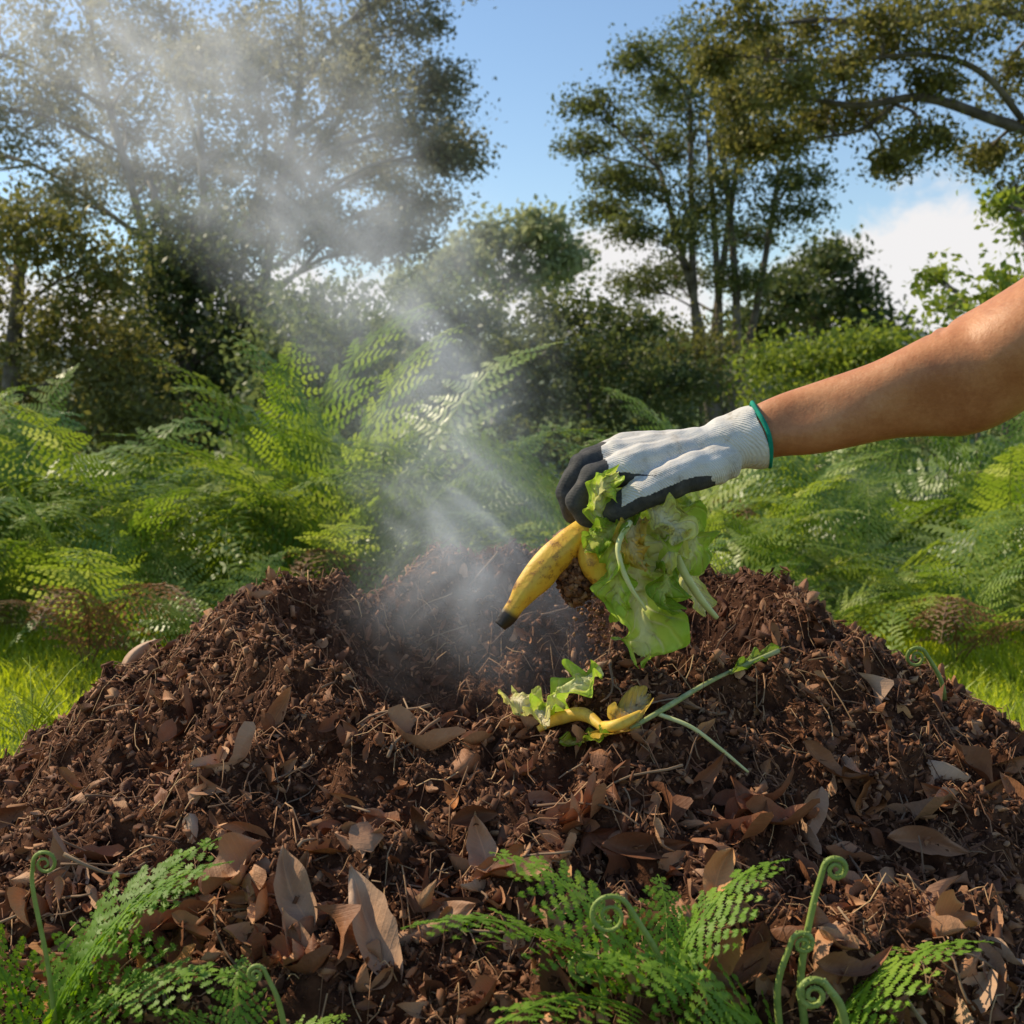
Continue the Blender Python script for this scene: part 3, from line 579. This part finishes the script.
mx=N(nt,'ShaderNodeMixRGB'); nt.links.new(mk,mx.inputs[0]); nt.links.new(dirt,mx.inputs[1]); nt.links.new(dk,mx.inputs[2]); nt.links.new(mx.outputs[0],bs.inputs['Base Color'])
bs.inputs['Roughness'].default_value=.8; bs.inputs['Specular IOR Level'].default_value=.25
hh=mth(nt,'MULTIPLY',mth(nt,'SUBTRACT',1.15,mk),w.outputs['Fac']); bump(nt,mth(nt,'ADD',mth(nt,'MULTIPLY',hh,1.3),noise(nt,300,3)),bs,.5,.001)
gm.materials.append(mg); glove=link('glove',gm,None,person); glove['label']='white knitted work glove with dark grey coated palm and fingers'
ax=P(763,434,1.2475)-P(735,442,1.249); ax/=np.linalg.norm(ax); c0=P(756,436,1.248); A1=np.cross(ax,[0,1,0]); A1/=np.linalg.norm(A1); B1=np.array([0,1.,0])
mb=MB(); th=np.linspace(0,2*PI,49)
ring=c0+(A1[None]*np.cos(th)[:,None]+B1[None]*np.sin(th)[:,None])*32.5*S+ax*.005
ring+=ax[None]*(.0015*np.sin(th*3))[:,None]
V,Q,T=tube(ring,.0023,8,(1,1.3),cap=False); mb.add(V,Q)
mt=solid('teal trim',[(.0,.20,.13),(.01,.34,.22)],90,.8,.5,.001)
link('cuff_trim',mb.mesh('cuff_trim',gb,True),mt,glove)
# ---------------- food scraps ----------------
mban,nt,bs,out=nm('banana skin')
at=N(nt,'ShaderNodeAttribute',attribute_name='rnd')
yel=ramp(nt,noise(nt,60,7,.75),[(.36,(.88,.56,.06)),(.54,(.82,.45,.04)),(.61,(.5,.23,.03)),(.68,(.14,.06,.02))])
mx=N(nt,'ShaderNodeMixRGB'); mx.inputs[2].default_value=(.03,.018,.012,1); nt.links.new(at.outputs['Fac'],mx.inputs[0]); nt.links.new(yel,mx.inputs[1]); nt.links.new(mx.outputs[0],bs.inputs['Base Color'])
bs.inputs['Roughness'].default_value=.5; bump(nt,noise(nt,120,4),bs,.5,.002)
def banana(pts,rad,label,name='banana',cat='banana'):
    w=np.array([np.append(P(a,b,c),r*S) for (a,b,c),r in zip(pts,rad)]); w=catmull(w,40); pp=w[:,:3]; n=15
    V,Q,T=tube(pp,w[:,3],n); Vr=V[:-2].reshape(40,n,3); k=1+.10*np.cos(np.arange(n)/n*2*PI*5)[None]+.2*vn(np.arange(40)[:,None]*.25,np.arange(n)[None]*.4,3); Vr=pp[:,None]+(Vr-pp[:,None])*k[:,:,None]
    V=np.vstack([Vr.reshape(-1,3),V[-2:]]); sarr=np.linspace(0,1,40); dk=np.clip((.24-sarr)/.05,0,1); r=np.append(np.repeat(dk,n),[1,0])
    b=w[-1,:3]; o=link(name,mesh_np(name,V-b,[Q,T],r,True),mban,loc=b); tag(o,label,cat)
banana([(500,626,1.185),(507,617,1.186),(515,605,1.187),(526,590,1.19),(543,569,1.195),(560,551,1.2),(580,535,1.21),(600,525,1.22)],[6,8,8.5,12.5,15,15,14,12],'yellow banana with dark tip held in the gloved hand')
banana([(606,592,1.195),(603,583,1.193),(598,572,1.192),(592,558,1.192),(592,544,1.195),(606,525,1.20)],[5,8,11,12,10,8],'short bruised banana piece hanging between the whole banana and the lettuce','banana_piece','banana')
def lettucemat(name,cs_):
    m,nt,bs,out=nm(name); uv=N(nt,'ShaderNodeAttribute',attribute_name='leafuv'); sp=N(nt,'ShaderNodeSeparateXYZ'); nt.links.new(uv.outputs['Vector'],sp.inputs[0])
    av=mth(nt,'ABSOLUTE',sp.outputs[1]); f=mth(nt,'ADD',mth(nt,'MULTIPLY',av,.9),mth(nt,'MULTIPLY',mth(nt,'SUBTRACT',noise(nt,35,4),.5),.9),True)
    s=mth(nt,'SINE',mth(nt,'MULTIPLY',mth(nt,'SUBTRACT',sp.outputs[0],mth(nt,'MULTIPLY',av,.25)),30)); vein=mth(nt,'POWER',mth(nt,'ABSOLUTE',s),18)
    mid=mth(nt,'LESS_THAN',av,.05); vein=mth(nt,'MAXIMUM',vein,mid)
    f=mth(nt,'SUBTRACT',f,mth(nt,'MULTIPLY',vein,.3),True)
    col=ramp(nt,f,[(.03,cs_[0]),(.3,cs_[1]),(.85,cs_[2])])
    br=ramp(nt,noise(nt,70,5,.7),[(.58,(0,0,0)),(.68,(1,1,1))]); mx=N(nt,'ShaderNodeMixRGB'); mx.inputs[2].default_value=(.35,.2,.06,1); nt.links.new(mth(nt,'MULTIPLY',br,.45),mx.inputs[0]); nt.links.new(col,mx.inputs[1]); col=mx.outputs[0]
    nt.links.new(col,bs.inputs['Base Color']); bs.inputs['Roughness'].default_value=.42; bs.inputs['Specular IOR Level'].default_value=.35
    bump(nt,mth(nt,'ADD',mth(nt,'MULTIPLY',vein,.6),noise(nt,60,4)),bs,.8,.003)
    tr=N(nt,'ShaderNodeBsdfTranslucent'); ms=N(nt,'ShaderNodeMixShader'); ms.inputs[0].default_value=.42
    nt.links.new(col,tr.inputs[0]); nt.links.new(bs.outputs[0],ms.inputs[1]); nt.links.new(tr.outputs[0],ms.inputs[2]); nt.links.new(ms.outputs[0],out.inputs[0]); return m
M['let']=lettucemat('lettuce',[(.86,.84,.38),(.68,.78,.12),(.44,.64,.05)])
M['let_pale']=lettucemat('lettuce pale',[(.92,.84,.56),(.88,.80,.36),(.74,.74,.16)])
M['let_dark']=lettucemat('lettuce dark',[(.6,.64,.18),(.36,.48,.05),(.20,.34,.02)])
M['let_yel']=lettucemat('lettuce yellow',[(.90,.70,.34),(.88,.58,.12),(.70,.48,.07)])
def lettuce(W3,wd,face,mat,seed,label,ruf=.3,freq=5,name='lettuce_leaf',cat='lettuce leaf'):
    nu,nv=72,41; p=catmull(W3,nu); t=np.gradient(p,axis=0); t/=np.linalg.norm(t,axis=1,keepdims=True)
    f=np.array(face,float); sd=np.cross(t,f); sd/=np.linalg.norm(sd,axis=1,keepdims=True); nn=np.cross(sd,t)
    u=np.linspace(0,1,nu); wc=catmull([[a,0,0] for a in wd],nu)[:,0]; wv=np.maximum(wc,1.5)*S; v=np.linspace(-1,1,nv); U,Vv=np.meshgrid(u,v,indexing='ij')
    edge=1+.30*vn(U*6+seed,np.sign(Vv)*3.+seed,2)+.15*vn(U*18,np.sign(Vv)*5.+seed,3)
    wmax=wv.max(); lat=Vv*wv[:,None]*edge*(1-.18*np.abs(Vv)*np.abs(np.sin(U*freq*PI*2+seed)))
    z=ruf*wmax*np.abs(Vv)**1.4*np.sin(U*freq*2*PI+np.sign(Vv)*1.3+seed+2*vn(U*4,Vv*2,4))+.6*wmax*vn(U*5+seed,Vv*2.,5)+.3*wmax*Vv**2+.28*wmax*vn(U*13,Vv*4.5+seed,8)+.10*wmax*vn(U*30,Vv*10+seed,9)
    V=p[:,None]+sd[:,None]*lat[:,:,None]+nn[:,None]*z[:,:,None]+t[:,None]*(.25*wmax*vn(U*8,Vv*3+seed,10))[:,:,None]
    idx=np.arange(nu*nv).reshape(nu,nv); Q=np.stack([idx[:-1,:-1],idx[1:,:-1],idx[1:,1:],idx[:-1,1:]],-1).reshape(-1,4)
    b=p[0]; o=link(name,mesh_np(name,V.reshape(-1,3)-b,Q,smooth=True,uv=np.stack([U,Vv,0*U],-1).reshape(-1,3)),M[mat],loc=b); tag(o,label,cat); return o
L=lambda *a:[P(*q) for q in a]
lettuce(L((645,530,1.21),(640,565,1.195),(638,600,1.185),(645,635,1.18),(636,660,1.182)),[12,30,42,44,30,8],(0.4,-1,.5),'let',1,'large bright green lettuce leaf hanging lowest from the gloved hand',.5,3)
lettuce(L((662,510,1.215),(672,532,1.195),(664,556,1.180),(654,574,1.180)),[14,26,24,8],(-.4,-1,.6),'let_pale',2,'pale cream lettuce leaf in the middle of the handful',.6,3)
lettuce(L((600,525,1.195),(598,500,1.185),(606,484,1.182),(618,472,1.19)),[12,17,15,5],(.3,-1,.4),'let',3,'small frilly green leaf poking up over the fingers',.6,3)
lettuce(L((632,512,1.20),(614,526,1.183),(598,540,1.178),(584,552,1.178)),[12,16,15,5],(0,-1,.6),'let_dark',4,'dark green leaf lying across the banana',.6,3)
lettuce(L((655,520,1.22),(678,555,1.215),(692,585,1.22),(708,612,1.225)),[8,15,13,8],(0,-1,.4),'let_pale',5,'narrow light green leaf rib hanging at the right of the handful',.5,3)
lettuce(L((672,508,1.22),(688,526,1.21),(692,550,1.200),(680,575,1.200)),[14,20,20,5],(.3,-1,.5),'let',6,'small ruffled leaf under the palm on the right side',.6,3)
lettuce(L((625,525,1.19),(616,555,1.178),(618,590,1.172),(622,618,1.172)),[8,17,19,6],(-.5,-1,.5),'let',7,'green lettuce leaf hanging between banana and largest leaf',.6,3)
lettuce(L((640,518,1.2),(630,535,1.174),(634,552,1.168),(646,570,1.168)),[12,15,14,4],(0,-1,.6),'let_yel',8,'yellowed leaf strip in front of the pale leaf',.6,3)
lettuce(L((650,508,1.195),(666,518,1.180),(678,530,1.174),(672,546,1.172)),[8,16,16,4],(0.2,-1,.7),'let_pale',13,'crumpled cream scrap just below the palm',.7,2)
lettuce(L((658,560,1.19),(668,575,1.172),(664,598,1.166),(672,612,1.17)),[6,16,16,4],(0.5,-1,.5),'let_dark',15,'dark crinkled leaf fold overlapping the right side of the largest leaf',.7,2)
def stalk(pts,r,label,mat,name='vegetable_stalk',cat='stalk'):
    mb=MB(); pp=catmull(pts,24); V,Q,T=tube(pp,np.interp(np.linspace(0,1,24),np.linspace(0,1,len(r)),r),9); mb.add(V,Q,T,.6); b=pp[0]
    o=link(name,mb.mesh(name,b,True),M[mat],loc=b); tag(o,label,cat)
M['stalk_pale']=solid('stalk pale',[(.58,.6,.22),(.74,.72,.34)],60,.4,.3,.001)
M['peel']=solid('yellow peel',[(.46,.22,.04),(.78,.48,.06),(.88,.64,.12)],60,.5,.4,.001)
M['stalk_green']=solid('stalk dull green',[(.2,.25,.08),(.36,.40,.14),(.5,.5,.24)],50,.5,.4,.001)
stalk(L((630,522,1.18),(618,548,1.158),(628,582,1.150),(646,610,1.155)),[.003,.0028,.0024,.0014],'curved pale green stalk in front of the hanging lettuce','stalk_pale')
stalk(L((662,520,1.21),(682,568,1.19),(700,598,1.20),(717,618,1.205)),[.003,.0042,.004,.0025],'light green stalk pointing down right from the handful','stalk_pale')
def crumbcloud(cen,s):
    n=len(cen); V=np.einsum('nij,nkj->nki',rotmats(n),CUB[None]*(1+rng.uniform(-.5,.5,(n,8,3))))*s[:,None,None]+cen[:,None]
    return V.reshape(-1,3),(CUF[None]+np.arange(n)[:,None,None]*8).reshape(-1,3),np.repeat(rng.random(n),8)
n=900; q=rng.normal(size=(n,3)); q/=np.linalg.norm(q,axis=1,keepdims=True); q*=rng.random((n,1))**.4
cc=P(576,577,1.205); V,T,r=crumbcloud(cc+q*np.array([.018,.012,.028]),rng.uniform(.001,.004,n))
tag(link('soil_clump',mesh_np('soil_clump',V-cc,T,r),M['crumb'],loc=cc),'dark crumbly lump of old scraps hanging behind the banana','food scraps')
n=420; z=rng.random(n); x0=P(600,600,1.21); cen=np.stack([x0[0]+rng.normal(size=n)*.009-.006*z,1.21+rng.normal(size=n)*.012,x0[2]-z*.2+.03],-1)
V,T,r=crumbcloud(cen,rng.uniform(.0005,.0022,n))
tag(link('falling_crumbs',mesh_np('falling_crumbs',V,T,r),M['crumb']),'fine crumbs of soil dropping from the handful into the hollow','soil crumbs',kind='stuff')
def on(px,py,l=.012):
    p=hit(px,py); p[2]+=l; return p
lettuce([on(538,730),on(560,722,.02),on(580,714,.03),on(600,703,.03)],[10,20,20,6],(0,-.5,1),'let',9,'bright green lettuce leaf lying on the front rim of the hollow',.5,3)
lettuce([on(510,716,.014),on(520,722,.02),on(535,730,.018),on(548,738,.014)],[8,17,15,4],(0,-.6,1),'let_pale',10,'pale yellowish leaf scrap at the left end of the scraps on the heap',.5,2)
lettuce([on(600,748,.008),on(620,738,.014),on(636,726,.02),on(648,714,.02)],[5,15,15,4],(0,-.7,1),'let_yel',11,'yellowed leaf scrap on the heap beside the long green stalk',.5,2)
stalk([on(538,742,.012),on(560,737,.018),on(585,736,.020),on(608,748,.014)],[.003,.0065,.0065,.003],'curved yellow peel lying on the front rim of the hollow','peel','fruit_peel','peel')
stalk([on(598,735,.010),on(612,744,.016),on(628,740,.018),on(640,728,.014)],[.003,.0055,.005,.003],'short bent orange yellow peel beside the curved yellow peel','peel','fruit_peel','peel')
lettuce([on(560,752,.01),on(580,756,.014),on(598,752,.014),on(612,744,.01)],[4,9,9,3],(0,-.6,1),'let_dark',14,'small wilted dark green leaf under the yellow peel',.4,3)
stalk([on(630,742,.012),on(670,722,.016),on(705,702,.018),on(735,685,.016),on(778,666,.016)],[.002,.0028,.0024,.002,.0028],'long green leafy stalk lying over the right rim','stalk_green')
stalk([on(655,728,.014),on(690,748,.020),on(720,768,.018),on(748,785,.012)],[.0022,.002,.0018,.0012],'thin yellow green stem lying on the front slope','stalk_pale')
lettuce([on(730,688,.014),on(750,678,.018),on(765,671,.018),on(780,662,.014)],[3,8,9,3],(0,-.5,1),'let_dark',12,'small dark leaf at the tip of the long green stalk',.4,3)
# ---------------- steam ----------------
zt=[.40,.50,.60,.70,.80,.92,1.05,1.2,1.4]; cxs=[.0,-.05,-.07,-.08,-.11,-.19,-.32,-.46,-.60]; rs=[.20,.19,.17,.18,.21,.26,.32,.40,.50]
cyf=lambda z:1.44+.45*(z-.4)
mb=MB(); zz=np.linspace(.38,1.42,26); V=[]
for z in zz:
    cx=np.interp(z,zt,cxs); r=np.interp(z,zt,rs)*1.03; an=np.arange(28)/28*2*PI; V.append(np.stack([cx+r*np.cos(an),cyf(z)+r*np.sin(an),0*an+z],-1))
V=np.concatenate(V); i=np.arange(25)[:,None]*28; j=np.arange(28)[None]; k=(j+1)%28; Q=np.stack([i+j,i+k,i+28+k,i+28+j],-1).reshape(-1,4)
nV=len(V); V=np.vstack([V,[np.interp(.38,zt,cxs),cyf(.38),.38],[np.interp(1.42,zt,cxs),cyf(1.42),1.42]])
T=np.array([[nV,(a+1)%28,a] for a in range(28)]+[[nV+1,25*28+a,25*28+(a+1)%28] for a in range(28)])
ms=bpy.data.materials.new('steam'); ms.use_nodes=True; nt=ms.node_tree; nt.nodes.clear(); out=N(nt,'ShaderNodeOutputMaterial')
tc=N(nt,'ShaderNodeTexCoord'); sp=N(nt,'ShaderNodeSeparateXYZ'); nt.links.new(tc.outputs['Object'],sp.inputs[0]); z=sp.outputs[2]
zn=mth(nt,'SUBTRACT',z,.4)
def fc(vals,lo,hi):
    c=N(nt,'ShaderNodeFloatCurve'); cu=c.mapping.curves[0]; q=[((a-.4),(b-lo)/(hi-lo)) for a,b in zip(zt,vals)]
    cu.points[0].location=q[0]; cu.points[1].location=q[-1]
    for a in q[1:-1]: cu.points.new(*a)
    c.mapping.update(); nt.links.new(zn,c.inputs['Value']); return mth(nt,'ADD',mth(nt,'MULTIPLY',c.outputs[0],hi-lo),lo)
cx=fc(cxs,-1,1); rr=fc(rs,0,1); cy=mth(nt,'ADD',mth(nt,'MULTIPLY',zn,.45),1.44)
dx=mth(nt,'DIVIDE',mth(nt,'SUBTRACT',sp.outputs[0],cx),rr); dy=mth(nt,'DIVIDE',mth(nt,'SUBTRACT',sp.outputs[1],cy),rr)
d=mth(nt,'SQRT',mth(nt,'ADD',mth(nt,'MULTIPLY',dx,dx),mth(nt,'MULTIPLY',dy,dy)))
fall=mth(nt,'POWER',mth(nt,'SUBTRACT',1,d,True),1.2)
sw=mth(nt,'MULTIPLY',mth(nt,'SINE',mth(nt,'ADD',mth(nt,'MULTIPLY',z,23),mth(nt,'MULTIPLY',sp.outputs[1],11))),.045)
sx=mth(nt,'ADD',mth(nt,'ADD',sp.outputs[0],sw),mth(nt,'MULTIPLY',z,.3))
sz=mth(nt,'ADD',mth(nt,'MULTIPLY',z,.7),mth(nt,'MULTIPLY',mth(nt,'SINE',mth(nt,'MULTIPLY',sp.outputs[0],21)),.03))
cb=N(nt,'ShaderNodeCombineXYZ'); nt.links.new(sx,cb.inputs[0]); nt.links.new(sp.outputs[1],cb.inputs[1]); nt.links.new(sz,cb.inputs[2])
nz=noise(nt,13,3,.62,cb.outputs[0],0)
nzc=N(nt,'ShaderNodeMapRange'); nzc.inputs[1].default_value=.44; nzc.inputs[2].default_value=.74; nt.links.new(nz,nzc.inputs[0])
wsp=mth(nt,'POWER',nzc.outputs[0],1.4)
dens=mth(nt,'MULTIPLY',mth(nt,'MULTIPLY',fall,mth(nt,'ADD',wsp,.05)),mth(nt,'DIVIDE',1.75,rr))
top=N(nt,'ShaderNodeMapRange'); top.inputs[1].default_value=1.42; top.inputs[2].default_value=1.3; nt.links.new(z,top.inputs[0]); dens=mth(nt,'MULTIPLY',dens,top.outputs[0])
bot=N(nt,'ShaderNodeMapRange'); bot.inputs[1].default_value=.40; bot.inputs[2].default_value=.56; nt.links.new(z,bot.inputs[0]); dens=mth(nt,'MULTIPLY',dens,bot.outputs[0])
vs=N(nt,'ShaderNodeVolumeScatter'); vs.inputs['Color'].default_value=(1,1,1,1); vs.inputs['Anisotropy'].default_value=.35; nt.links.new(dens,vs.inputs['Density'])
em=N(nt,'ShaderNodeEmission'); em.inputs[0].default_value=(.92,.97,1,1); nt.links.new(mth(nt,'MULTIPLY',dens,.38),em.inputs[1]); ad=N(nt,'ShaderNodeAddShader'); nt.links.new(vs.outputs[0],ad.inputs[0]); nt.links.new(em.outputs[0],ad.inputs[1]); nt.links.new(ad.outputs[0],out.inputs['Volume'])  # weak glow added to the steam, stands in for multiply scattered sky light
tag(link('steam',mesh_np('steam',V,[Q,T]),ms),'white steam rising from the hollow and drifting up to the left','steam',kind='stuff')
# ---------------- light, sky, camera ----------------
el=R(42); az=R(-62)
wd=bpy.data.worlds.new('World'); bpy.context.scene.world=wd; wd.use_nodes=True; nt=wd.node_tree; bg=nt.nodes['Background']
sky=N(nt,'ShaderNodeTexSky',sky_type='NISHITA'); sky.sun_disc=False; sky.sun_elevation=el; sky.sun_rotation=az; sky.air_density=1.1; sky.dust_density=.15; sky.ozone_density=3.0
tc=N(nt,'ShaderNodeTexCoord'); sp=N(nt,'ShaderNodeSeparateXYZ'); nt.links.new(tc.outputs['Generated'],sp.inputs[0])
def blobm(cx_,cz,rx,rz):
    X=mth(nt,'DIVIDE',mth(nt,'SUBTRACT',mth(nt,'DIVIDE',sp.outputs[0],sp.outputs[1]),cx_),rx); Z=mth(nt,'DIVIDE',mth(nt,'SUBTRACT',mth(nt,'DIVIDE',sp.outputs[2],sp.outputs[1]),cz),rz)
    return mth(nt,'SUBTRACT',1,mth(nt,'SQRT',mth(nt,'ADD',mth(nt,'MULTIPLY',X,X),mth(nt,'MULTIPLY',Z,Z))))
bm=mth(nt,'MAXIMUM',mth(nt,'MAXIMUM',blobm(.33,.085,.15,.095),blobm(.07,.09,.15,.06)),blobm(-.25,.06,.3,.06))
nzz=noise(nt,14,5,.6,tc.outputs['Generated'],.3)
mk=mth(nt,'ADD',bm,mth(nt,'MULTIPLY',mth(nt,'SUBTRACT',nzz,.5),1.3)); mk=mth(nt,'MULTIPLY',mth(nt,'GREATER_THAN',sp.outputs[1],0),mk)
mr=N(nt,'ShaderNodeMapRange',interpolation_type='SMOOTHSTEP'); mr.inputs[1].default_value=.08; mr.inputs[2].default_value=.38; nt.links.new(mk,mr.inputs[0])
mx=N(nt,'ShaderNodeMixRGB'); mx.inputs[2].default_value=(6.2,6.1,6.1,1); nt.links.new(mr.outputs[0],mx.inputs[0]); nt.links.new(sky.outputs[0],mx.inputs[1]); nt.links.new(mx.outputs[0],bg.inputs[0])
bg.inputs[1].default_value=.145
sl=bpy.data.lights.new('sun','SUN'); sl.energy=5.0; sl.angle=R(.5); sl.color=(1,.86,.62); so=bpy.data.objects.new('sun',sl); C.objects.link(so)
to=Vector((math.sin(az)*math.cos(el),math.cos(az)*math.cos(el),math.sin(el))); so.rotation_euler=to.to_track_quat('Z','Y').to_euler()
cd=bpy.data.cameras.new('camera'); cam=bpy.data.objects.new('camera',cd); C.objects.link(cam); cam.location=(0,0,CAMH); cam.rotation_euler=(PI/2-PIT,0,0)
cd.sensor_width=36; cd.lens=36*FPX/1024; cd.clip_end=5000; cd.clip_start=.02; cd.dof.use_dof=True; cd.dof.focus_distance=1.22; cd.dof.aperture_fstop=13
sc=bpy.context.scene; sc.camera=cam; sc.view_settings.view_transform='Standard'; sc.view_settings.look='None'; sc.view_settings.exposure=0
